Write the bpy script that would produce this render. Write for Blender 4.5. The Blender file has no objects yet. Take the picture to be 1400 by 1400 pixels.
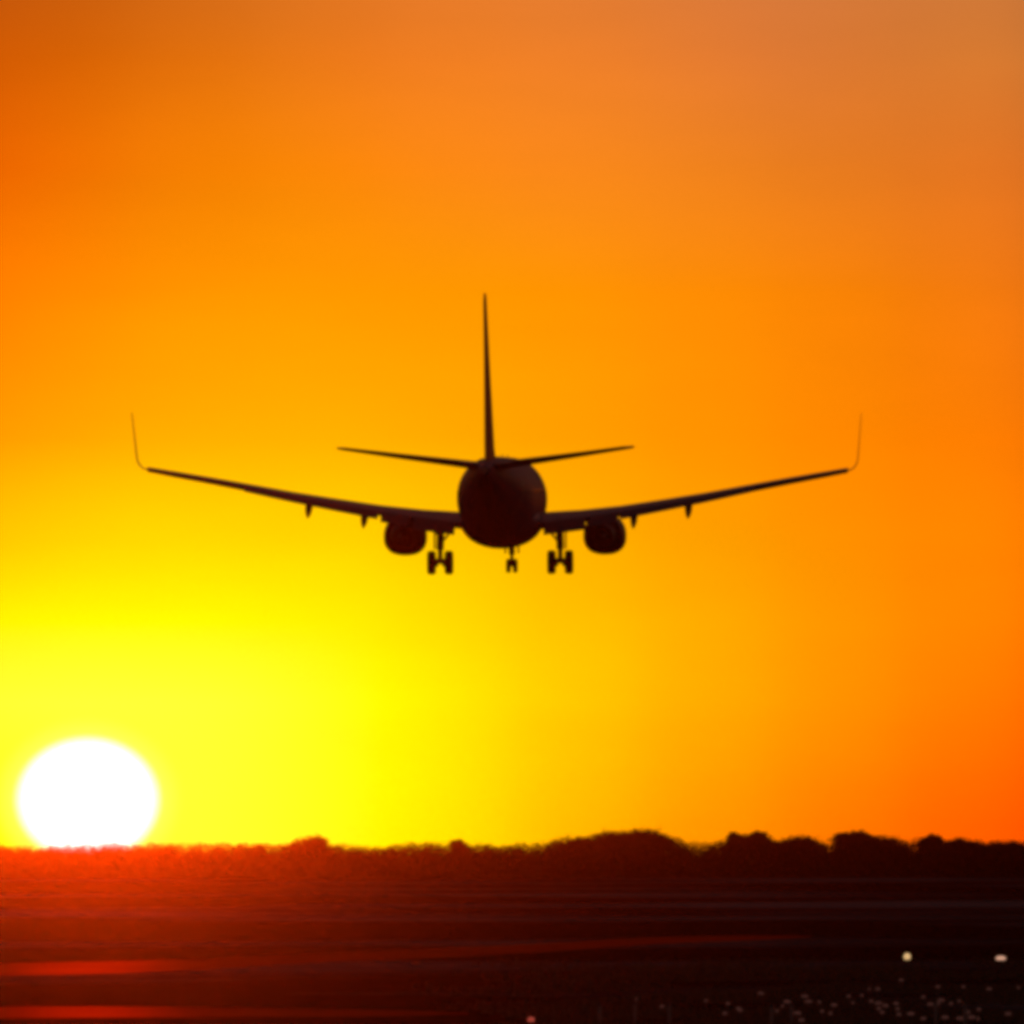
import bpy, bmesh, math, random
from mathutils import Vector, noise

C = bpy.context.scene
COL = C.collection
R = math.radians
K = 4.61e-5            # radians covered by one photograph pixel (1400 px frame)
EYE = 8.0              # camera height above the airfield
HOR = 1157.0           # photograph row of the true horizon

# ------------------------------------------------------------------ camera
cam = bpy.data.objects.new('camera', bpy.data.cameras.new('camera'))
COL.objects.link(cam); C.camera = cam
cam.location = (0, 0, EYE)
cam.rotation_euler = (R(90) + (HOR - 700) * K, 0, 0)
cam.data.lens = 36.0 / (1400 * K)
cam.data.sensor_width = 36.0
cam.data.clip_start = 1.0
cam.data.clip_end = 80000.0
cam.data.dof.use_dof = False

# ------------------------------------------------------------------ exposure / renderer
C.view_settings.view_transform = 'Standard'
C.view_settings.look = 'None'
C.view_settings.exposure = 0.0
C.view_settings.gamma = 1.0
C.cycles.use_denoising = True
C.cycles.filter_width = 5.0
C.cycles.max_bounces = 6
C.cycles.volume_bounces = 1
C.cycles.sample_clamp_indirect = 0.0

SUN_AZ = (120 - 700) * K
SUN_EL = (HOR - 1093) * K

# ------------------------------------------------------------------ world
def lin(c):
    f = lambda v: (v / 255 / 12.92) if v / 255 <= 0.04045 else ((v / 255 + 0.055) / 1.055) ** 2.4
    return (f(c[0]), f(c[1]), f(c[2]), 1.0)

W = bpy.data.worlds.new('World'); C.world = W; W.use_nodes = True
nt = W.node_tree; nt.nodes.clear()
def N(t, **kw):
    n = nt.nodes.new(t)
    for a, b in kw.items(): setattr(n, a, b)
    return n
def L(a, b): nt.links.new(a, b)
def mth(op, a, b=None, clamp=False):
    n = N('ShaderNodeMath', operation=op, use_clamp=clamp)
    for i, v in enumerate((a, b)):
        if v is None: continue
        if isinstance(v, (int, float)): n.inputs[i].default_value = v
        else: L(v, n.inputs[i])
    return n.outputs[0]
def mrange(v, a, b, c=0.0, d=1.0, kind='LINEAR'):
    n = N('ShaderNodeMapRange', interpolation_type=kind, clamp=True)
    L(v, n.inputs['Value'])
    for k, x in (('From Min', a), ('From Max', b), ('To Min', c), ('To Max', d)): n.inputs[k].default_value = x
    return n.outputs['Result']
def mixc(f, a, b, mode='MIX'):
    n = N('ShaderNodeMix', data_type='RGBA', blend_type=mode)
    n.clamp_result = False
    if isinstance(f, (int, float)): n.inputs[0].default_value = f
    else: L(f, n.inputs[0])
    for i, v in ((6, a), (7, b)):
        if isinstance(v, tuple): n.inputs[i].default_value = v
        else: L(v, n.inputs[i])
    return n.outputs[2]

tc = N('ShaderNodeTexCoord'); sp = N('ShaderNodeSeparateXYZ'); L(tc.outputs['Generated'], sp.inputs[0])
az = mth('ARCTAN2', sp.outputs[0], sp.outputs[1])
el = mth('ARCSINE', sp.outputs[2])
# sky colours by direction: azimuth columns and elevation rows round the setting sun
PXC = [-900, -450, -150, 0, 175, 350, 525, 700, 875, 1050, 1225, 1400, 2000]
ROWS = {
 -700: [(70,35,45)]*3 + [(90,45,40),(95,50,42),(100,55,45),(105,60,50),(105,60,55),(100,60,60),(95,60,60),(90,58,60),(80,52,58),(60,40,55)],
 -80: [(150,75,35),(165,78,22),(180,80,14),(188,85,16),(196,95,22),(206,107,34),(214,114,42),(220,120,50),(218,122,58),(212,122,64),(206,121,62),(198,118,62),(150,90,60)],
 80:  [(170,80,25),(190,85,12),(205,86,3),(212,92,3),(220,105,8),(230,117,18),(238,124,30),(240,128,38),(234,126,44),(224,122,50),(216,120,48),(208,118,48),(160,90,50)],
 230: [(190,85,10),(215,92,3),(230,96,0),(238,104,0),(244,122,2),(248,132,4),(252,136,14),(252,137,24),(246,134,28),(236,127,30),(228,120,32),(222,114,34),(170,85,30)],
 400: [(225,95,2),(245,108,0),(254,118,0),(255,128,0),(255,142,0),(255,150,0),(255,152,0),(255,150,0),(255,144,3),(252,136,4),(246,127,8),(238,118,16),(190,85,15)],
 600: [(245,110,0),(254,132,0),(255,146,0),(255,158,0),(255,172,0),(255,176,0),(255,174,0),(255,164,0),(255,152,0),(255,141,0),(254,131,0),(250,121,3),(205,80,5)],
 740: [(250,140,0),(255,175,0),(255,188,0),(255,200,0),(255,214,0),(255,212,0),(255,204,0),(255,187,0),(255,169,0),(255,153,0),(255,138,0),(252,126,0),(215,80,0)],
 850: [(255,165,0),(255,220,0),(255,236,0),(255,246,0),(255,252,0),(255,248,0),(255,234,0),(255,205,0),(255,182,0),(255,161,0),(255,141,0),(255,124,0),(220,75,0)],
 960: [(255,175,0),(255,248,0),(255,255,40),(255,255,52),(255,255,56),(255,255,44),(255,252,0),(255,216,0),(255,184,0),(255,159,0),(255,135,0),(255,113,0),(220,65,0)],
 1130:[(255,165,0),(255,245,0),(255,252,10),(255,250,20),(255,255,50),(255,255,40),(255,243,0),(255,203,0),(255,165,0),(255,137,0),(255,110,0),(255,86,0),(210,50,0)],
}
u = mrange(az, (PXC[0] - 700) * K, (PXC[-1] - 700) * K)
cur = None; prev = None
for y in sorted(ROWS, reverse=True):
    rp = N('ShaderNodeValToRGB'); rp.color_ramp.interpolation = 'B_SPLINE' if False else 'CARDINAL'
    els = rp.color_ramp.elements
    while len(els) < len(PXC): els.new(0.5)
    for e, px, c in zip(els, PXC, ROWS[y]):
        e.position = (px - PXC[0]) / (PXC[-1] - PXC[0]); e.color = lin(c)
    L(u, rp.inputs[0])
    if cur is None: cur = rp.outputs[0]
    else: cur = mixc(mrange(el, (HOR - prev) * K, (HOR - y) * K), cur, rp.outputs[0])
    prev = y
glow = cur
# thin streaks of high haze, barely visible
mp = N('ShaderNodeMapping'); L(tc.outputs['Generated'], mp.inputs[0]); mp.inputs['Scale'].default_value = (40, 40, 160)
nz = N('ShaderNodeTexNoise'); L(mp.outputs[0], nz.inputs['Vector']); nz.inputs['Scale'].default_value = 1.0; nz.inputs['Detail'].default_value = 3
v = mrange(nz.outputs[0], 0.3, 0.7, 0.965, 1.035)
glow = mixc(1.0, glow, v, 'MULTIPLY')
# sun disc (flattened a little by refraction) with its soft rim
dx = mth('DIVIDE', mth('SUBTRACT', az, SUN_AZ), 97 * K)
dy = mth('DIVIDE', mth('SUBTRACT', el, SUN_EL), 84 * K)
dd = mth('SQRT', mth('ADD', mth('MULTIPLY', dx, dx), mth('MULTIPLY', dy, dy)))
halo = mrange(dd, 0.95, 1.4, 1.0, 0.0, 'SMOOTHSTEP')
glow = mixc(halo, glow, lin((255, 255, 90)))
disc = mrange(dd, 0.86, 1.09, 1.0, 0.0, 'SMOOTHSTEP')
glow = mixc(disc, glow, (1.35, 1.33, 1.3, 1.0))
# the low sky is brighter outside the smoky air layer than it looks through it
path = mth('MINIMUM', mth('DIVIDE', 29.5, mth('MAXIMUM', el, 0.0005)), 7100.0)
gain = mth('EXPONENT', mth('MULTIPLY', path, 5e-5))
glow = mixc(1.0, glow, gain, 'MULTIPLY')
# the rest of the dusk sky
sky = N('ShaderNodeTexSky', sky_type='NISHITA')
sky.sun_disc = False; sky.sun_elevation = SUN_EL; sky.sun_rotation = SUN_AZ
sky.altitude = 0; sky.air_density = 1.0; sky.dust_density = 2.0
nish = mixc(1.0, sky.outputs[0], (0.075, 0.045, 0.045, 1), 'MULTIPLY')
ma = mrange(mth('ABSOLUTE', mth('SUBTRACT', az, SUN_AZ)), R(4.2), R(14), 1, 0, 'SMOOTHSTEP')
me = mrange(el, R(3.6), R(11), 1, 0, 'SMOOTHSTEP')
m = mth('MULTIPLY', ma, me)
bg = N('ShaderNodeBackground'); L(mixc(m, nish, glow), bg.inputs[0]); bg.inputs[1].default_value = 1.0
out = N('ShaderNodeOutputWorld'); L(bg.outputs[0], out.inputs[0])

# ------------------------------------------------------------------ sun lamp
sl = bpy.data.lights.new('sun', 'SUN'); sun = bpy.data.objects.new('sun', sl); COL.objects.link(sun)
sl.energy = 0.7; sl.angle = R(0.5); sl.color = (1.0, 0.11, 0.004)
sd = Vector((math.sin(SUN_AZ) * math.cos(SUN_EL), math.cos(SUN_AZ) * math.cos(SUN_EL), math.sin(SUN_EL)))
sun.rotation_euler = sd.to_track_quat('Z', 'Y').to_euler()
HAZE_DENSITY = 5e-5
HAZE_G = 0.987

# ------------------------------------------------------------------ helpers
def gpt(px, py, z=0.0):
    """ground point seen at photograph pixel px, py"""
    d = (EYE - z) / ((py - HOR) * K)
    return Vector(((px - 700) * K * d, d, z))

def mat(name, color, rough=0.6, metal=0.0, spec=0.5, tint=None, noise_scale=None, noise_amt=0.3, bump=None, emit=None, estr=0.0, stretch=(1, 1, 1)):
    m = bpy.data.materials.new(name); m.use_nodes = True
    t = m.node_tree; b = t.nodes['Principled BSDF']
    b.inputs['Base Color'].default_value = (*color, 1)
    b.inputs['Roughness'].default_value = rough
    b.inputs['Metallic'].default_value = metal
    b.inputs['Specular IOR Level'].default_value = spec
    if tint: b.inputs['Specular Tint'].default_value = (*tint, 1)
    if noise_scale:
        c = t.nodes.new('ShaderNodeTexCoord'); mp = t.nodes.new('ShaderNodeMapping'); mp.inputs['Scale'].default_value = stretch
        n = t.nodes.new('ShaderNodeTexNoise'); n.inputs['Scale'].default_value = noise_scale; n.inputs['Detail'].default_value = 6
        t.links.new(c.outputs['Object'], mp.inputs[0]); t.links.new(mp.outputs[0], n.inputs['Vector'])
        r = t.nodes.new('ShaderNodeValToRGB')
        r.color_ramp.elements[0].position = .3; r.color_ramp.elements[1].position = .7
        r.color_ramp.elements[0].color = (*[x * (1 - noise_amt) for x in color], 1)
        r.color_ramp.elements[1].color = (*[min(1, x * (1 + noise_amt)) for x in color], 1)
        t.links.new(n.outputs[0], r.inputs[0]); t.links.new(r.outputs[0], b.inputs['Base Color'])
        if bump:
            bp = t.nodes.new('ShaderNodeBump'); bp.inputs['Strength'].default_value = bump[0]; bp.inputs['Distance'].default_value = bump[1]
            t.links.new(n.outputs[0], bp.inputs['Height']); t.links.new(bp.outputs[0], b.inputs['Normal'])
    if emit:
        b.inputs['Emission Color'].default_value = (*emit, 1); b.inputs['Emission Strength'].default_value = estr
    return m

M = {
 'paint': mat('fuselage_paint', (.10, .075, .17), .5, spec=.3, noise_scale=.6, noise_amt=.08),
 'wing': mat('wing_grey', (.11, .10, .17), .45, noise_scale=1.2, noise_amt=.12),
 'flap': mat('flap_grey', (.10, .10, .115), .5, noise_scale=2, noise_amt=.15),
 'fin': mat('fin_paint', (.32, .08, .035), .4, noise_scale=.8, noise_amt=.1),
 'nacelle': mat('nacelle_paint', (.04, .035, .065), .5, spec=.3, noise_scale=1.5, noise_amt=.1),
 'metal': mat('exhaust_metal', (.22, .2, .18), .35, metal=.9, noise_scale=3, noise_amt=.3),
 'steel': mat('gear_steel', (.25, .24, .24), .4, metal=.5, noise_scale=8, noise_amt=.2),
 'rubber': mat('tyre_rubber', (.015, .015, .016), .8, noise_scale=20, noise_amt=.3),
 'dark': mat('dark_hollow', (.01, .01, .012), .7),
 'glass': mat('cabin_glass', (.02, .02, .025), .1),
}

def tag(o, label=None, cat=None, group=None, kind=None):
    for k, v_ in (('label', label), ('category', cat), ('group', group), ('kind', kind)):
        if v_: o[k] = v_
    return o
def empty(name, loc, rot=(0, 0, 0)):
    o = bpy.data.objects.new(name, None); COL.objects.link(o); o.location = loc; o.rotation_euler = rot
    o.empty_display_size = 1; return o
def build(name, bm, m, parent=None, smooth=True, recalc=True):
    if recalc: bmesh.ops.recalc_face_normals(bm, faces=bm.faces)
    me_ = bpy.data.meshes.new(name); bm.to_mesh(me_); bm.free()
    for x in (m if isinstance(m, (list, tuple)) else [m]): me_.materials.append(x)
    if smooth:
        for p in me_.polygons: p.use_smooth = True
        try: me_.set_sharp_from_angle(angle=R(40))
        except Exception: pass
    o = bpy.data.objects.new(name, me_); COL.objects.link(o)
    if parent: o.parent = parent
    return o
def loft(bm, rings, cap=True, closed=False):
    vs = [[bm.verts.new(p) for p in r] for r in rings]
    n = len(vs[0])
    for i in range(len(vs) - 1 + (1 if closed else 0)):
        a, b = vs[i], vs[(i + 1) % len(vs)]
        for j in range(n):
            bm.faces.new((a[j], a[(j + 1) % n], b[(j + 1) % n], b[j]))
    if cap and not closed:
        bm.faces.new(vs[0]); bm.faces.new(list(reversed(vs[-1])))
    return vs
def tube(bm, pts, rads, n=14):
    rings = []
    for i, p in enumerate(pts):
        p = Vector(p); a = Vector(pts[max(0, i - 1)]); b = Vector(pts[min(len(pts) - 1, i + 1)])
        d = (b - a).normalized(); up = Vector((0, 0, 1)) if abs(d.z) < .9 else Vector((0, 1, 0))
        s = d.cross(up).normalized(); t = s.cross(d)
        r = rads[i] if isinstance(rads, (list, tuple)) else rads
        rings.append([p + (s * math.cos(q) + t * math.sin(q)) * r for q in [2 * math.pi * k / n for k in range(n)]])
    loft(bm, rings)
def box(bm, c, s, taper=1.0):
    r = bmesh.ops.create_cube(bm, size=1.0)
    for v_ in r['verts']:
        k = taper if v_.co.z < 0 else 1
        v_.co = Vector((c[0] + v_.co.x * s[0] * k, c[1] + v_.co.y * s[1] * k, c[2] + v_.co.z * s[2]))

# ------------------------------------------------------------------ the setting
def ground_mat():
    m = bpy.data.materials.new('field_ground'); m.use_nodes = True
    t = m.node_tree; b = t.nodes['Principled BSDF']
    g = t.nodes.new('ShaderNodeNewGeometry')
    def nz(scale, st, det=5):
        mp = t.nodes.new('ShaderNodeMapping'); mp.inputs['Scale'].default_value = st
        n = t.nodes.new('ShaderNodeTexNoise'); n.inputs['Scale'].default_value = scale; n.inputs['Detail'].default_value = det
        t.links.new(g.outputs['Position'], mp.inputs[0]); t.links.new(mp.outputs[0], n.inputs['Vector']); return n.outputs[0]
    big = nz(.006, (1.2, .6, 1)); fine = nz(.5, (1, .35, 1), 8)
    r = t.nodes.new('ShaderNodeValToRGB')
    for e, p, c in zip([r.color_ramp.elements[0], r.color_ramp.elements[1], r.color_ramp.elements.new(.5)], (.3, .7, .5),
                       ((.030, .012, .006), (.040, .016, .008), (.036, .014, .007))):
        e.position = p; e.color = (*c, 1)
    t.links.new(big, r.inputs[0])
    mx = t.nodes.new('ShaderNodeMix'); mx.data_type = 'RGBA'; mx.blend_type = 'MULTIPLY'; mx.inputs[0].default_value = .4
    r2 = t.nodes.new('ShaderNodeValToRGB'); r2.color_ramp.elements[0].position = .35; r2.color_ramp.elements[0].color = (.5, .47, .45, 1); r2.color_ramp.elements[1].position = .65
    t.links.new(fine, r2.inputs[0]); t.links.new(r.outputs[0], mx.inputs[6]); t.links.new(r2.outputs[0], mx.inputs[7])
    t.links.new(mx.outputs[2], b.inputs['Base Color'])
    b.inputs['Roughness'].default_value = 1.0; b.inputs['Specular IOR Level'].default_value = 0.0
    return m
bm = bmesh.new()
S = 7000
for a in range(-4, 4):
    for b_ in range(-4, 4):
        s = S / 4
        vs = [bm.verts.new((a * s + i * s, b_ * s + j * s, 0)) for i, j in ((0, 0), (1, 0), (1, 1), (0, 1))]
        bm.faces.new(vs)
bmesh.ops.remove_doubles(bm, verts=bm.verts, dist=.1)
tag(build('ground', bm, ground_mat(), smooth=False), kind='structure')

def paving_mat():
    """paving: dull brown diffuse plus gloss whose red tint stands for the sunset glow"""
    m = bpy.data.materials.new('sunset_tinted_paving'); m.use_nodes = True; t = m.node_tree; t.nodes.clear()
    g = t.nodes.new('ShaderNodeNewGeometry'); mp = t.nodes.new('ShaderNodeMapping'); mp.inputs['Scale'].default_value = (.3, .12, 1)
    n = t.nodes.new('ShaderNodeTexNoise'); n.inputs['Scale'].default_value = .25; n.inputs['Detail'].default_value = 6
    t.links.new(g.outputs['Position'], mp.inputs[0]); t.links.new(mp.outputs[0], n.inputs['Vector'])
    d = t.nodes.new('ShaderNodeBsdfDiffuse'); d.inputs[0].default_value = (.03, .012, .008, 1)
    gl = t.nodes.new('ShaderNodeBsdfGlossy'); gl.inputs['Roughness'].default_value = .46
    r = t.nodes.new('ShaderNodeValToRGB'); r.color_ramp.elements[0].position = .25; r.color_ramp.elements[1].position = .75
    r.color_ramp.elements[0].color = (.70, .07, .010, 1); r.color_ramp.elements[1].color = (1.0, .12, .016, 1)  # sunset red put into the gloss colour, not the paving's own hue
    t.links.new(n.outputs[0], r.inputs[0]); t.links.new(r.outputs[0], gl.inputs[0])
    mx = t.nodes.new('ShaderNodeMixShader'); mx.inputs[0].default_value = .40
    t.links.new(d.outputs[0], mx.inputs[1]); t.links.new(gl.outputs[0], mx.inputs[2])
    o = t.nodes.new('ShaderNodeOutputMaterial'); t.links.new(mx.outputs[0], o.inputs[0]); return m
PAVING = paving_mat()
def strip(name, pts, z):
    """paved band through photograph points (px, y far edge, y near edge)"""
    bm = bmesh.new(); far = []; near = []
    fine = []
    for (x0, a0, b0), (x1, a1, b1) in zip(pts, pts[1:]):
        for k in range(8):
            f = k / 8; fine.append((x0 + (x1 - x0) * f, a0 + (a1 - a0) * f, b0 + (b1 - b0) * f))
    fine.append(pts[-1])
    # smooth
    for _ in range(3):
        fine = [fine[0]] + [tuple((fine[i - 1][j] + 2 * fine[i][j] + fine[i + 1][j]) / 4 for j in range(3)) for i in range(1, len(fine) - 1)] + [fine[-1]]
    for x, a, b in fine:
        pa = gpt(x, a); pb = gpt(x, b); pa.z = pb.z = z
        far.append(bm.verts.new(pa)); near.append(bm.verts.new(pb))
    for i in range(len(far) - 1):
        bm.faces.new((near[i], near[i + 1], far[i + 1], far[i]))
    o = build(name, bm, PAVING, smooth=False)
    for p in o.data.polygons:
        if p.normal.z < 0: p.flip()
    return tag(o, kind='structure')
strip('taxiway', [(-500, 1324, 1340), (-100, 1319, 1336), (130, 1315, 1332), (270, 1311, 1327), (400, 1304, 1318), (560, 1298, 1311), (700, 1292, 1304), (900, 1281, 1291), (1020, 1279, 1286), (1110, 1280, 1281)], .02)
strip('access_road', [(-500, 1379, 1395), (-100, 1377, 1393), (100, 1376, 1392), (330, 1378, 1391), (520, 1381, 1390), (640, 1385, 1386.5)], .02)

# ------------------------------------------------------------------ haze
bm = bmesh.new(); bmesh.ops.create_cube(bm, size=1.0)
for v_ in bm.verts: v_.co = Vector((v_.co.x * 14200, v_.co.y * 14200, (v_.co.z + .5) * 38.5 - 1.0))
hm = bpy.data.materials.new('haze_air'); hm.use_nodes = True; t = hm.node_tree; t.nodes.clear()
pv = t.nodes.new('ShaderNodeVolumePrincipled'); o_ = t.nodes.new('ShaderNodeOutputMaterial')
pv.inputs['Color'].default_value = (.021, .0085, .002, 1); pv.inputs['Density'].default_value = HAZE_DENSITY; pv.inputs['Anisotropy'].default_value = HAZE_G
t.links.new(pv.outputs[0], o_.inputs['Volume'])
hz = build('haze', bm, hm, smooth=False); tag(hz, kind='stuff'); hz.display_type = 'WIRE'

# ------------------------------------------------------------------ trees
rnd = random.Random(7)
def leaf_mat(name, c):
    m = mat(name, c, .7, spec=.2, noise_scale=.35, noise_amt=.5)
    return m
LEAF = [leaf_mat('foliage_dark', (.045, .06, .022)), leaf_mat('foliage_brown', (.07, .055, .025))]
BARK = mat('bark', (.06, .045, .03), .9, noise_scale=3, noise_amt=.4)

def leaves(bm, cen, rad, n, size, rnd_=rnd, lump=.35, seed=0.0):
    """leaf clumps scattered through an uneven crown"""
    for _ in range(n):
        d = Vector((rnd_.gauss(0, 1), rnd_.gauss(0, 1), rnd_.gauss(0, 1))).normalized()
        k = 1 + lump * noise.noise(d * 1.7 + Vector((seed, cen[0] * .1, 3))) * 1.6 + .18 * noise.noise(d * 5 + Vector((seed, 9, cen[0])))
        r = (rnd_.random() ** .45) * k
        p = Vector((cen[0] + d.x * rad[0] * r, cen[1] + d.y * rad[1] * r, cen[2] + d.z * rad[2] * r))
        if p.z < .15: continue
        a = Vector((rnd_.uniform(-1, 1), rnd_.uniform(-1, 1), rnd_.uniform(-.6, .6))).normalized()
        b = a.cross(Vector((rnd_.uniform(-1, 1), rnd_.uniform(-1, 1), rnd_.uniform(-1, 1)))).normalized()
        s = size * rnd_.uniform(.5, 1.3)
        bm.faces.new([bm.verts.new(p + a * s), bm.verts.new(p + b * s * .6), bm.verts.new(p - a * s * .9), bm.verts.new(p - b * s * .55)])

KD = K * 4000
PROFILE = [(-600, 1158), (-200, 1158), (0, 1158), (60, 1159), (130, 1156), (200, 1154), (380, 1154), (470, 1156), (520, 1159), (545, 1154), (620, 1152), (660, 1156), (700, 1154),
           (740, 1153), (790, 1148), (840, 1140), (900, 1140), (925, 1150), (985, 1153), (1000, 1148), (1050, 1148), (1062, 1151), (1120, 1152), (1130, 1155), (1140, 1150), (1220, 1149), (1240, 1154), (1256, 1148), (1300, 1150), (1400, 1152), (2000, 1152)]
def prof(px):
    for (a, ya), (b, yb) in zip(PROFILE, PROFILE[1:]):
        if a <= px <= b: return ya + (yb - ya) * (px - a) / (b - a)
    return 1155
LIFT = 2.6
bm = bmesh.new()
px = -560
while px < 1960:
    inside = -60 < px < 1460
    for row in range(3):
        Y = 4006 + row * 14 + rnd.uniform(-4, 4)
        top = EYE + (HOR + LIFT - prof(px) - rnd.choice((0, .5, 1.5, 3))) * KD
        rx = rnd.uniform(2.6, 4.4); rz = top * rnd.uniform(.42, .5)
        leaves(bm, ((px - 700) * KD + rnd.uniform(-1.5, 1.5), Y, top - rz * .98), (rx, rx, rz), 1300 if (inside and row == 0) else 500, .30 if inside else .7, seed=px * .13, lump=.08)
        tube(bm, [((px - 700) * KD, Y, 0), ((px - 700) * KD, Y, top * .5)], [.2, .1], 5)
    leaves(bm, ((px - 700) * KD, 3999, 1.2), (4.2, 2.0, 2.6), 700 if inside else 200, .4 if inside else .8, seed=px * .3, lump=.1)
    if inside: leaves(bm, ((px - 700) * KD, 4003, 3.6), (4.0, 2.0, 2.9), 600, .4, seed=px * .7, lump=.1)
    px += rnd.uniform(13, 19) if inside else rnd.uniform(26, 40)
tag(build('distant_wood', bm, LEAF[0], smooth=False, recalc=False), kind='stuff')

def tree(px, top_py, w_px, label, Y=4000, lum=0, lobes=5, flat=1.0, seed=1, z0=0):
    r_ = random.Random(seed)
    kd = K * Y
    H = EYE + (HOR - top_py) * kd; half = w_px * .5 * kd; X = (px - 700) * kd
    root = empty('tree', (X, Y, 0)); tag(root, label, 'tree', 'trees standing above the far treeline')
    bt = bmesh.new()
    tube(bt, [(0, 0, -.2), (.1, 0, H * .2), (-.1, .1, H * .45), (.05, 0, H * .75)], [.42, .32, .22, .06], 8)
    for q in range(6):
        a = q * 1.05 + r_.random(); hh = H * r_.uniform(.28, .5)
        e = Vector((math.cos(a) * half * .6, math.sin(a) * half * .6, hh + H * .25))
        tube(bt, [(0, 0, hh), tuple(e * .55 + Vector((0, 0, hh * .45))), tuple(e)], [.16, .1, .03], 6)
    build('trunk', bt, BARK, root)
    bc = bmesh.new()
    leaves(bc, (0, 0, H * .56), (half * .8, half * .8, H * .36 * flat), 2600, .34, r_, .3, seed)
    for q in range(lobes):
        a = r_.uniform(-1, 1); rr = half * r_.uniform(.34, .5)
        zt = H - rr * .8 - (abs(a) ** 2) * H * .2 * flat
        leaves(bc, (a * (half - rr * .7), r_.uniform(-.4, .4) * half, zt + rr * .3), (rr, rr, rr * .55), 700, .3, r_, .55, seed + q)
    leaves(bc, (r_.uniform(-.15, .15) * half, 0, H * .8), (half * .55, half * .5, H * .2), 1300, .3, r_, .3, seed + 9)
    build('crown', bc, LEAF[lum], root, smooth=False, recalc=False)
    return root
tree(428, 1144, 74, 'small rounded dark tree on the horizon to the right of the setting sun', seed=3, lobes=5)
tree(626, 1149, 34, 'little tree barely rising above the treeline below the airliner tail', seed=5, lobes=3)
tree(792, 1144, 96, 'sloping tree forming the left shoulder of the broad dark mound', seed=8, lobes=7)
tree(838, 1137, 80, 'tall tree in the middle of the broad dark mound on the horizon', seed=12, Y=3985, lobes=7)
tree(880, 1134, 84, 'highest tree at the right peak of the broad dark mound', seed=18, lobes=8, lum=1)
tree(1004, 1140, 50, 'blocky dark tree just right of the flat gap beside the broad mound', seed=21, lobes=6)
tree(1034, 1138, 56, 'square topped tree joined to the right side of the blocky dark tree', seed=22, lobes=7)
tree(1094, 1144, 84, 'low domed tree between two taller groups on the right horizon', seed=24, lobes=6, lum=1)
tree(1168, 1135, 72, 'tall peaked tree on the horizon to the left above the warm white lamp', seed=29, lobes=8)
tree(1208, 1142, 70, 'tree on the falling right slope of the tall peaked tree', seed=31, lobes=6)
tree(1274, 1142, 48, 'square shouldered tree at the start of the flat hedge on the right', seed=37, lobes=7)
tree(1312, 1147, 70, 'low flat topped tree second from the right edge of the skyline', seed=41, lobes=6, flat=.9, lum=1)
tree(1376, 1150, 80, 'low flat topped tree at the right edge of the skyline', seed=43, lobes=6, flat=.9)

# ------------------------------------------------------------------ rough grass in the near field
bm = bmesh.new(); r_ = random.Random(99)
cnt = 0
while cnt < 9000:
    y = 680 + (r_.random() ** 1.3) * 420
    x = r_.uniform(-1, 1) * y * 1400 * K * .62
    px = x / (y * K) + 700; py = HOR + EYE / (y * K)
    if r_.random() > min(1, max(0, (px - 560) / 340)): continue
    if noise.noise(Vector((x * .12, y * .02, 0))) < -.12: continue
    cnt += 1
    h = r_.uniform(.14, .42) * (1 + .8 * max(0, noise.noise(Vector((x * .3, y * .05, 5)))))
    for b in range(5):
        a = r_.uniform(0, 6.28); l = r_.uniform(.05, .25); w = r_.uniform(.012, .03)
        p = Vector((x + r_.uniform(-.2, .2), y + r_.uniform(-.2, .2), 0)); tip = p + Vector((math.cos(a) * l, math.sin(a) * l, h * r_.uniform(.6, 1.1)))
        s = Vector((-math.sin(a) * w, math.cos(a) * w, 0)); s.x = abs(s.x) + .012
        bm.faces.new((bm.verts.new(p - s), bm.verts.new(p + s), bm.verts.new(tip)))
tag(build('dry_grass', bm, mat('dry_grass_blades', (.16, .12, .06), .6, spec=.3, noise_scale=.4, noise_amt=.5), smooth=False, recalc=False), kind='stuff')

# ------------------------------------------------------------------ airfield lights
LENS_HOT = mat('lamp_glow_bright', (.9, .8, .6), .3, emit=(1.0, .62, .26), estr=.8)
LENS_PINK = mat('lamp_glow_pinkish', (.9, .7, .6), .3, emit=(1.0, .52, .34), estr=.7)
LENS_DIM = mat('lamp_glow_faint', (.25, .16, .15), .4, emit=(1.0, .36, .28), estr=.04)
LENS_RED = mat('lamp_glow_red', (.5, .2, .16), .4, emit=(1.0, .14, .09), estr=.32)
HOUS = mat('lamp_housing', (.12, .11, .1), .5, noise_scale=6, noise_amt=.2)
def dome(bm, c, rx, ry, rz, z_cut=-.9):
    rings = []
    for i in range(9):
        ph = math.acos(max(-1, z_cut)) * (1 - i / 8) if False else (math.pi * (1 - .02)) * (i / 8) + .02
        rings.append([Vector((c[0] + rx * math.sin(ph) * math.cos(q), c[1] + ry * math.sin(ph) * math.sin(q), c[2] + rz * math.cos(ph))) for q in [2 * math.pi * k / 16 for k in range(16)]])
    loft(bm, rings)
def field_lamp(px, py, rx, rz, post, lens, label, group=None, name='airfield_lamp'):
    """py = row of the lens; the post stands on the ground below it"""
    # solve distance so the lens (at height post) shows on row py
    d = (EYE - post) / ((py - HOR) * K); X = (px - 700) * K * d
    root = empty(name, (X, d, 0)); tag(root, label, 'airfield light', group)
    b = bmesh.new(); tube(b, [(0, 0, -.02), (0, 0, .05)], [rx * .9, rx * .8], 12); tube(b, [(0, 0, .05), (0, 0, post - rz * 1.05)], [.035, .03], 8); build('post', b, HOUS, root)
    b = bmesh.new(); tube(b, [(0, .0, post - rz * 1.15), (0, 0, post - rz * .7)], [rx * .6, rx * .85], 14); build('housing', b, HOUS, root)
    b = bmesh.new(); dome(b, (0, 0, post), rx, rx * .8, rz); build('lens', b, lens, root)
    return root
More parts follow.
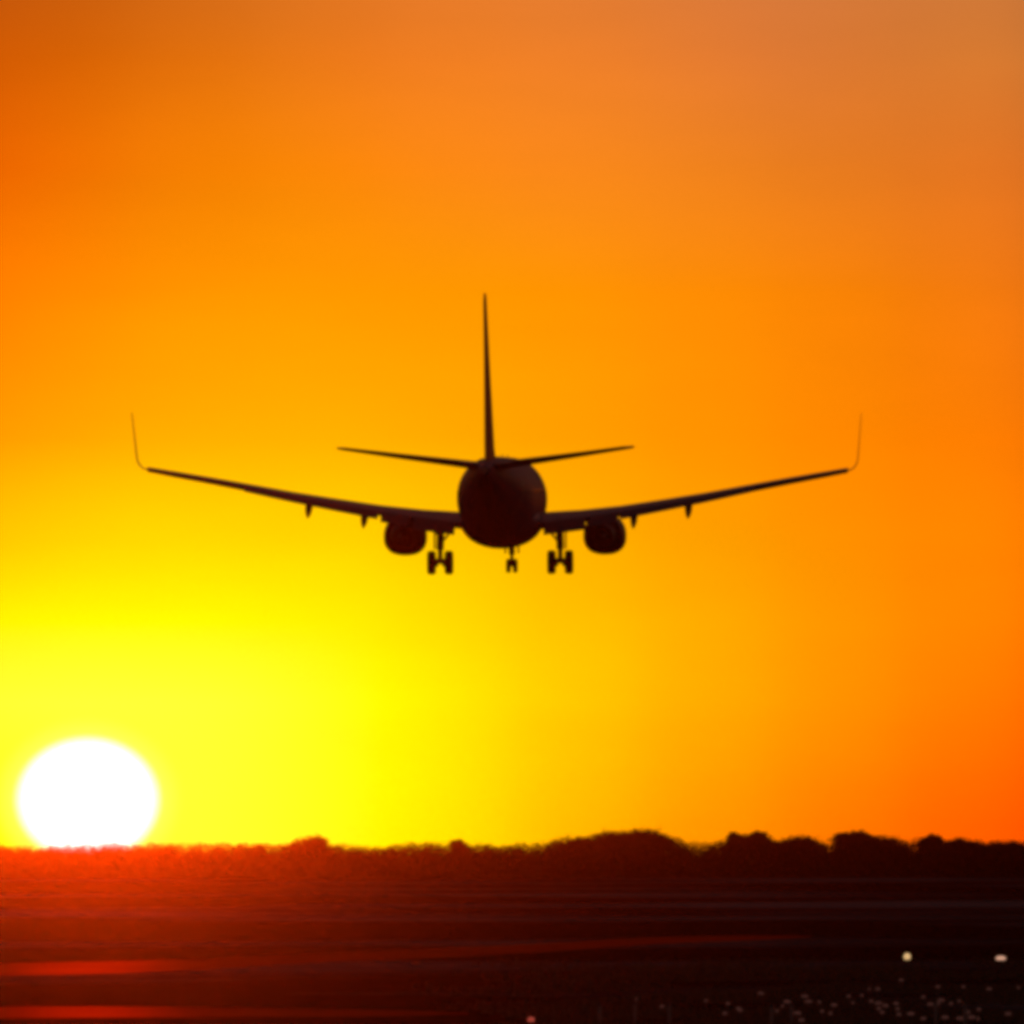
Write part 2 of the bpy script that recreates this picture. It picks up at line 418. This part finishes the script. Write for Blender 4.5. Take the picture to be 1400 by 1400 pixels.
field_lamp(1240, 1308, .21, .23, 1.2, LENS_HOT, 'bright warm white lamp glowing on the dark field, left of the two bright ones')
field_lamp(1368, 1310, .31, .14, 1.2, LENS_PINK, 'bright flattened pinkish white lamp near the right edge of the dark field')
field_lamp(726, 1394, .16, .13, .5, LENS_RED, 'dim reddish lamp low on the bottom edge under the airliner')
near = [(995, 1372), (1012, 1381), (1078, 1370), (1100, 1362), (1120, 1370), (1160, 1362), (1178, 1361), (1200, 1352), (1206, 1384), (1262, 1363),
        (1352, 1352), (1317, 1349), (1282, 1349), (1245, 1386), (1062, 1382), (1188, 1352), (965, 1368), (1140, 1374), (1225, 1372), (1300, 1372), (1338, 1380),
        (1392, 1350), (905, 1376), (870, 1366), (1232, 1340), (1040, 1358), (1090, 1385), (1378, 1386)]
rl = random.Random(4)
for _ in range(26):
    near.append((rl.triangular(900, 1410, 1250), rl.uniform(1366, 1397)))
proto = None
for i, (px, py) in enumerate(near):
    h = .45
    if proto is None:
        proto = field_lamp(px, py, .11, .08, h, LENS_DIM, 'faint stubby lamp glinting in the dark grass at bottom right', 'faint lamps scattered in the dark grass')
    else:
        c = proto.copy(); COL.objects.link(c)
        d = (EYE - h) / ((py - HOR) * K); c.location = ((px - 700) * K * d, d, 0)
        s = rl.uniform(.6, 1.7); c.scale = (s, s, 1)
        for ch in [o for o in bpy.data.objects if o.parent == proto]:
            e = ch.copy(); COL.objects.link(e); e.parent = c
# pale marker stakes at the bottom
STAKE = mat('stake_paint', (.42, .36, .33), .5, noise_scale=5, noise_amt=.2)
proto = None
for i, (px, py) in enumerate([(820, 1392), (868, 1389), (915, 1390), (1055, 1393), (1082, 1391), (1279, 1388), (1319, 1390), (1322, 1388)][:7]):
    if proto is None:
        root = empty('marker_stake', (0, 0, 0)); tag(root, 'pale upright marker stake in the dark grass along the bottom edge', 'stake', 'marker stakes along the bottom edge')
        b = bmesh.new(); box(b, (0, 0, .45), (.14, .05, .94)); build('stake', b, STAKE, root, smooth=False)
        b = bmesh.new(); box(b, (0, 0, .99), (.17, .08, .12)); build('cap', b, HOUS, root, smooth=False)
        proto = root; c = root
    else:
        c = proto.copy(); COL.objects.link(c)
        for ch in [o for o in bpy.data.objects if o.parent == proto]:
            e = ch.copy(); COL.objects.link(e); e.parent = c
    d = EYE / ((py + 12 - HOR) * K); c.location = ((px - 700) * K * d, d, 0); c.rotation_euler.z = rl.uniform(-.4, .4)

# ------------------------------------------------------------------ the airliner
D = 766.0
plane = empty('airliner', ((684 - 700) * K * D, D, EYE + (HOR - 785) * K * D), (R(1.23), R(-.25), R(-2.06)))
tag(plane, 'twin engine passenger airliner seen from behind, landing with gear and flaps down', 'airplane')
ZC = 3.6
def st(s): return 19.6 - s      # fuselage station (m from the nose) to local y

FUS = [(0, -.45, .06, .06), (.25, -.43, .36, .34), (.7, -.38, .68, .68), (1.3, -.3, 1.0, 1.0), (2.2, -.2, 1.32, 1.36), (3.5, -.08, 1.62, 1.72), (5, 0, 1.8, 1.93), (6.5, 0, 1.88, 2.0)]
FUS += [(s, 0, 1.88, 2.0) for s in (9, 12, 15, 18, 21, 24)]
FUS += [(26, .05, 1.86, 1.94), (28, .2, 1.76, 1.78), (30, .42, 1.58, 1.55), (32, .65, 1.34, 1.32), (34, .87, 1.06, 1.06), (36, 1.08, .74, .77), (37.5, 1.22, .5, .53), (38.7, 1.32, .3, .33), (39.3, 1.36, .2, .22)]
def fus_at(s):
    for a, b in zip(FUS, FUS[1:]):
        if a[0] <= s <= b[0]:
            f = (s - a[0]) / (b[0] - a[0]); return [a[k] + (b[k] - a[k]) * f for k in range(4)]
    return FUS[-1]
FUS = [(a, b, c * .985, d * 1.04) for a, b, c, d in FUS]
NS = 48
bm = bmesh.new()
loft(bm, [[Vector((hw * math.cos(q), st(s), ZC + dz + hh * math.sin(q))) for q in [2 * math.pi * k / NS for k in range(NS)]] for s, dz, hw, hh in FUS])
for f in bm.faces: f.material_index = 0
# cabin windows and cockpit panes as small proud panes of the skin
for side in (-1, 1):
    s = 5.6
    while s < 31.5:
        _, dz, hw, hh = fus_at(s)
        zz = .35; cz = zz - dz
        xx = hw * math.sqrt(max(0, 1 - (cz / hh) ** 2)) + .004
        ring = [bm.verts.new((side * (xx - .04 * abs(math.sin(q)) * (1 if math.sin(q) > 0 else .0)), st(s) + .12 * math.cos(q), ZC + zz + .18 * math.sin(q))) for q in [2 * math.pi * k / 10 for k in range(10)]]
        f = bm.faces.new(ring); f.material_index = 1
        s += .51
fus = build('fuselage', bm, [M['paint'], M['glass']], plane)
# exhaust of the auxiliary power unit, antennas, doors
b = bmesh.new(); tube(b, [(0, st(39.28), ZC + 1.36), (0, st(39.5), ZC + 1.38)], [.17, .15], 16); build('tail_exhaust', b, M['metal'], fus)
for s_, top in ((9, 1), (16, 1), (11, -1), (24.5, -1)):
    b = bmesh.new(); box(b, (0, st(s_), ZC + top * 2.14), (.03, .3, .16)); build('antenna', b, M['flap'], fus, smooth=False)
for side in (-1, 1):
    for s_ in (4.9, 30.4):
        b = bmesh.new()
        rows = []
        for k in range(9):
            zz = -.75 + k * .21
            row = []
            for s2 in (s_ - .42, s_ + .42):
                _, dz, hw, hh = fus_at(s2); x = hw * math.sqrt(max(0, 1 - ((zz - dz) / hh) ** 2))
                row.append(b.verts.new((side * (x + .012), st(s2), ZC + zz)))
            rows.append(row)
        for r0, r1 in zip(rows, rows[1:]): b.faces.new((r0[0], r0[1], r1[1], r1[0]))
        build('cabin_door', b, M['wing'], fus)
# belly fairing
bm = bmesh.new()
BF = [(11.2, .6, .3, .2), (12.2, 1.4, .9, .5), (13.5, 1.85, 1.25, .7), (16, 1.98, 1.36, .8), (19, 1.98, 1.36, .8), (21.5, 1.8, 1.2, .6), (23.2, 1.2, .9, .4), (24.6, .4, .6, .2)]
loft(bm, [[Vector((w * math.cos(q), st(s), ZC - 1.02 + (h * math.sin(q) if math.sin(q) < 0 else u_ * math.sin(q)))) for q in [2 * math.pi * k / 32 for k in range(32)]] for s, w, h, u_ in BF])
build('belly_fairing', bm, M['wing'], plane)

def airfoil(n=12):
    pts = []
    T = lambda x: 5 * (.2969 * math.sqrt(x) - .126 * x - .3516 * x * x + .2843 * x ** 3 - .1015 * x ** 4)
    xs = [.5 * (1 - math.cos(math.pi * i / n)) for i in range(n + 1)]
    for x in xs: pts.append((x, T(x) * 1.08 + .015 * math.sin(math.pi * x)))
    for x in reversed(xs[1:-1]): pts.append((x, -T(x) * .92 + .015 * math.sin(math.pi * x)))
    return pts
AF = airfoil()
def section(sle, ch, th, inc=0.0):
    """(station, height) pairs of an airfoil; inc tips the leading edge up"""
    o = []
    for x, t_ in AF:
        xx = (x - .4) * ch; zz = t_ * th * ch
        o.append((sle + .4 * ch + xx * math.cos(inc) + 0 * zz, zz - xx * math.sin(inc)))
    return o
WB = [(0, -1.22, 12.3, 8.3, .125), (1.9, -1.08, 13.2, 7.1, .12), (3.8, -.86, 14.35, 5.95, .112), (5.8, -.58, 15.6, 5.0, .108), (8, -.22, 16.9, 4.25, .115), (10, .13, 18.05, 3.6, .12),
      (12, .52, 19.15, 2.95, .13), (14, .9, 20.25, 2.25, .15), (15.6, 1.19, 21.1, 1.8, .165), (16.85, 1.42, 21.8, 1.45, .17)]
def wing_at(bb):
    for a, b in zip(WB, WB[1:]):
        if a[0] <= bb <= b[0]:
            f = (bb - a[0]) / (b[0] - a[0]); return [a[k] + (b[k] - a[k]) * f for k in range(5)]
    return list(WB[-1])

def wheel(bm, c, r, w, n=32):
    prof_ = [(-.5, .0), (-.5, .55), (-.36, .6), (-.5, .7), (-.5, .86), (-.36, .97), (0, 1.0), (.36, .97), (.5, .86), (.5, .7), (.36, .6), (.5, .55), (.5, .0)]
    rings = [[Vector((c[0] + a * w, c[1] + max(q_r, .02) * r * math.cos(t_), c[2] + max(q_r, .02) * r * math.sin(t_))) for t_ in [2 * math.pi * k / n for k in range(n)]] for a, q_r in prof_]
    loft(bm, rings)

WB0 = WB
for side in (-1, 1):
    # the two wings flex a little differently
    WB = [(b_, z - side * .0062 * b_, sle, ch, th) for b_, z, sle, ch, th in WB0]
    # wing
    bm = bmesh.new()
    loft(bm, [[Vector((side * b_, st(s), ZC + z + dz)) for s, dz in section(sle, ch, th, R(1.0 - .12 * b_))] for b_, z, sle, ch, th in WB])
    wing = build('wing', bm, M['wing'], plane)
    # winglet: blends from the tip up and outward
    bm = bmesh.new(); rings = []
    for f in [i / 12 for i in range(13)]:
        if f < .4:
            a = f / .4 * R(78); rx_ = .62
            ox = rx_ * math.sin(a); oz = rx_ * (1 - math.cos(a)) + .05 * f
        else:
            a = R(78); g_ = (f - .4) / .6
            ox = .62 * math.sin(a) + g_ * .24; oz = .62 * (1 - math.cos(a)) + g_ * 2.25
        ch = 1.4 - .85 * f; sle = 21.8 + 1.8 * f
        nx, nz_ = -math.sin(a), math.cos(a)
        rings.append([Vector((side * (16.85 + ox * .8 + nx * t_ * .05 * ch), st(sle + x * ch), ZC + WB[-1][1] + oz + nz_ * t_ * .05 * ch)) for x, t_ in AF])
    loft(bm, rings); build('winglet', bm, M['paint'], wing)
    # flaps, hinged down behind the trailing edge
    for (b0, b1, cf, ang) in ((2.15, 4.15, 1.25, 30), (4.35, 5.7, 1.1, 27), (5.85, 12.2, .21, 22)):
        bm = bmesh.new(); rings = []
        for k in range(9):
            bb = b0 + (b1 - b0) * k / 8
            _, z, sle, ch, th = wing_at(bb)
            c = cf if cf > 1 else cf * ch
            te = sle + ch; inc = R(1.0 - .12 * bb); zt = z - .6 * ch * math.sin(inc)
            a = R(ang)
            rings.append([Vector((side * bb, st(te - .12 * c + x * c * math.cos(a)), ZC + zt + .02 - x * c * math.sin(a) + t_ * .14 * c)) for x, t_ in AF])
        loft(bm, rings); build('flap', bm, M['flap'], wing)
    # aileron
    bm = bmesh.new(); rings = []
    for k in range(5):
        bb = 12.45 + 3.7 * k / 4; _, z, sle, ch, th = wing_at(bb); inc = R(1.0 - .12 * bb)
        rings.append([Vector((side * bb, st(sle + ch + .01 + x * .16 * ch), ZC + z - .6 * ch * math.sin(inc) - .02 * x + t_ * .05 * ch)) for x, t_ in AF])
    loft(bm, rings); build('aileron', bm, M['flap'], wing)
    # leading edge slats
    bm = bmesh.new(); rings = []
    for k in range(9):
        bb = 6.0 + 10.4 * k / 8; _, z, sle, ch, th = wing_at(bb)
        rings.append([Vector((side * bb, st(sle - .12 * ch + x * .13 * ch), ZC + z - .03 * ch + .035 * ch * x + t_ * .045 * ch)) for x, t_ in AF])
    loft(bm, rings); build('slat', bm, M['flap'], wing)
    # flap track fairings
    for bb, ln, dp in ((2.95, 2.6, .62), (6.5, 2.8, .74), (9.15, 2.5, .70)):
        _, z, sle, ch, th = wing_at(bb); te = sle + ch
        bm = bmesh.new(); rings = []
        for f in [i / 10 for i in range(11)]:
            s = te - ln * .55 + ln * f
            w = .17 * math.sin(math.pi * min(1, f * .9 + .06)) ** .7 + .012; h = .26 * math.sin(math.pi * min(1, f * .9 + .06)) ** .7 + .012
            zc_ = ZC + z - .12 - dp * f ** 1.6
            rings.append([Vector((side * bb + w * math.cos(q), st(s), zc_ + h * math.sin(q))) for q in [2 * math.pi * k / 14 for k in range(14)]])
        loft(bm, rings); build('flap_track_fairing', bm, M['flap'], wing)
    # engine
    ex = side * 4.86; ez = ZC - 1.80
    def er(r, s, flat=.86, n=40):
        sq = lambda v_: math.copysign(abs(v_) ** .84, v_)
        return [Vector((ex + r * sq(math.cos(q)), st(s), ez + r * sq(math.sin(q)) * (flat if math.sin(q) < 0 else 1))) for q in [2 * math.pi * k / n for k in range(n)]]
    eng = empty('engine', (0, 0, 0)); eng.parent = plane
    bm = bmesh.new()
    outer = [(.80, 11.35), (.88, 11.2), (.95, 11.25), (1.01, 11.7), (1.045, 12.6), (1.03, 13.6), (.97, 14.5), (.88, 15.25)]
    inner = [(.84, 15.25), (.86, 14.4), (.8, 13.0), (.78, 12.0)]
    loft(bm, [er(r, s) for r, s in outer + inner], closed=True)
    eng_n = build('nacelle', bm, M['nacelle'], eng)
    bm = bmesh.new(); loft(bm, [er(r, s, .95) for r, s in ((.76, 13.0), (.74, 14.6), (.62, 15.6), (.5, 16.3), (.47, 16.3), (.48, 15.8), (.3, 15.7))]); build('core_nozzle', bm, M['metal'], eng)
    bm = bmesh.new(); loft(bm, [er(r, s, 1) for r, s in ((.3, 15.65), (.27, 16.3), (.16, 16.8), (.04, 17.1))]); build('exhaust_cone', bm, M['metal'], eng)
    bm = bmesh.new()
    for k in range(24):
        q = 2 * math.pi * k / 24; p = []
        for rr, da, ds in ((.22, 0, 0), (.22, .16, .12), (.77, .2, .2), (.77, .06, 0)):
            p.append(bm.verts.new((ex + rr * math.cos(q + da), st(12.3 + ds), ez + .97 * rr * math.sin(q + da) * .9)))
        bm.faces.new(p)
    bm.faces.new([bm.verts.new(p) for p in er(.8, 12.75, .9, 24)])  # solid disc added behind the blades to block light through the nacelle
    loft(bm, [er(r, s, 1, 20) for r, s in ((.02, 11.8), (.12, 11.95), (.22, 12.2), (.22, 12.6))]); build('fan', bm, M['metal'], eng)
    bm = bmesh.new()   # pylon
    P = [(12.0, .98, 1.15), (13.4, .8, 1.28), (15.4, .45, 1.2), (17.0, .35, .95)]
    loft(bm, [[Vector((ex + w, st(s), ez + z)) for w, z in ((-.13, z0), (.13, z0), (.13, z1), (-.13, z1))] for s, z0, z1 in P]); build('pylon', bm, M['nacelle'], eng, smooth=False)
    # main landing gear
    gx = side * 2.9
    gear = empty('main_landing_gear', (0, 0, 0)); gear.parent = plane
    bm = bmesh.new()
    tube(bm, [(gx, 0, .5), (gx, 0, 1.25)], .12, 12); tube(bm, [(gx, 0, 1.2), (gx - side * .04, -.05, 2.7)], .18, 14)
    for q_ in (-1, 1): tube(bm, [(gx + q_ * .10, 0, .57), (gx + q_ * .3, 0, .57)], .2, 16)
    tube(bm, [(gx - .36, 0, .57), (gx + .36, 0, .57)], .07, 10)
    tube(bm, [(gx, .02, .75), (gx, .28, 1.1), (gx, .1, 1.45)], .04, 8)
    build('strut', bm, M['steel'], gear)
    bm = bmesh.new(); tube(bm, [(gx, 0, 1.45), (gx - side * .75, .05, 2.35)], .055, 8); build('side_brace', bm, M['steel'], gear)
    bm = bmesh.new(); box(bm, (gx + side * .27, 0, 1.72), (.06, .75, 1.0)); build('gear_door', bm, M['wing'], gear, smooth=False)
    for o_x in (-.42, .42):
        bm = bmesh.new(); wheel(bm, (gx + o_x, 0, .57), .58, .40); build('wheel', bm, M['rubber'], gear)
    # tailplane
    bm = bmesh.new()
    TS = [(.3, 1.56, 33.3, 4.3, .10), (1.0, 1.66, 33.8, 3.8, .10), (4.0, 2.05, 35.35, 2.7, .095), (6.75, 2.42, 36.8, 1.6, .09), (7.0, 2.45, 37.05, 1.3, .07)]
    loft(bm, [[Vector((side * b_, st(s), ZC + z + dz)) for s, dz in section(sle, ch, th, R(-1.5))] for b_, z, sle, ch, th in TS])
    tp = build('tailplane', bm, M['wing'], plane)
    bm = bmesh.new(); rings = []
    for b_, z, sle, ch, th in ((1.2, 1.69, 33.9, 3.72, 0), (6.6, 2.39, 36.7, 1.7, 0)):
        rings.append([Vector((side * b_, st(sle + ch + .01 + x * .3), ZC + z + .02 + .6 * ch * math.sin(R(1.5)) + .03 * x + t_ * .07)) for x, t_ in AF])
    loft(bm, rings); build('elevator', bm, M['flap'], tp)

# fin
bm = bmesh.new()
FN = [(1.55, 30.6, 6.9, .085), (2.3, 31.4, 6.2, .088), (4.0, 32.75, 5.15, .086), (6.0, 34.3, 4.0, .082), (8.0, 35.85, 2.85, .08), (9.5, 37.0, 2.0, .078), (9.72, 37.35, 1.65, .06)]
loft(bm, [[Vector((t_ * th * .85 * ch, st(sle + x * ch), ZC + z)) for x, t_ in AF] for z, sle, ch, th in FN])
fin = build('fin', bm, M['fin'], plane)
bm = bmesh.new()
loft(bm, [[Vector((t_ * .05, st(sle + ch + .01 + x * .35), ZC + z)) for x, t_ in AF] for z, sle, ch in ((2.4, 31.47, 6.14), (9.4, 36.93, 2.06))]); build('rudder', bm, M['fin'], fin)
bm = bmesh.new()   # dorsal fillet
loft(bm, [[Vector((w * math.cos(q), st(s), ZC + 1.75 + h * math.sin(q))) for q in [2 * math.pi * k / 16 for k in range(16)]] for s, w, h in ((26.2, .05, .22), (28, .12, .42), (30, .2, .75), (32.2, .26, 1.35), (33.5, .1, 1.3))])
build('dorsal_fillet', bm, M['paint'], fin)

# nose landing gear
ng = empty('nose_landing_gear', (0, 0, 0)); ng.parent = plane
ny = st(4.0)
bm = bmesh.new(); tube(bm, [(0, ny, .3), (0, ny, .95)], .085, 10); tube(bm, [(0, ny, .9), (0, ny + .05, 2.1)], .15, 12); tube(bm, [(-.22, ny, .345), (.22, ny, .345)], .05, 8)
tube(bm, [(0, ny, 1.1), (0, ny + .9, 1.9)], .05, 8); build('strut', bm, M['steel'], ng)
for ox in (-.17, .17):
    bm = bmesh.new(); wheel(bm, (ox, ny, .345), .345, .22); build('wheel', bm, M['rubber'], ng)
    bm = bmesh.new(); box(bm, (ox * 1.9, ny + .2, 1.32), (.035, 1.6, .72)); build('gear_door', bm, M['wing'], ng, smooth=False)
bm = bmesh.new(); dome(bm, (0, ny - .12, 1.0), .09, .06, .09); build('taxi_lamp', bm, M['glass'], ng)
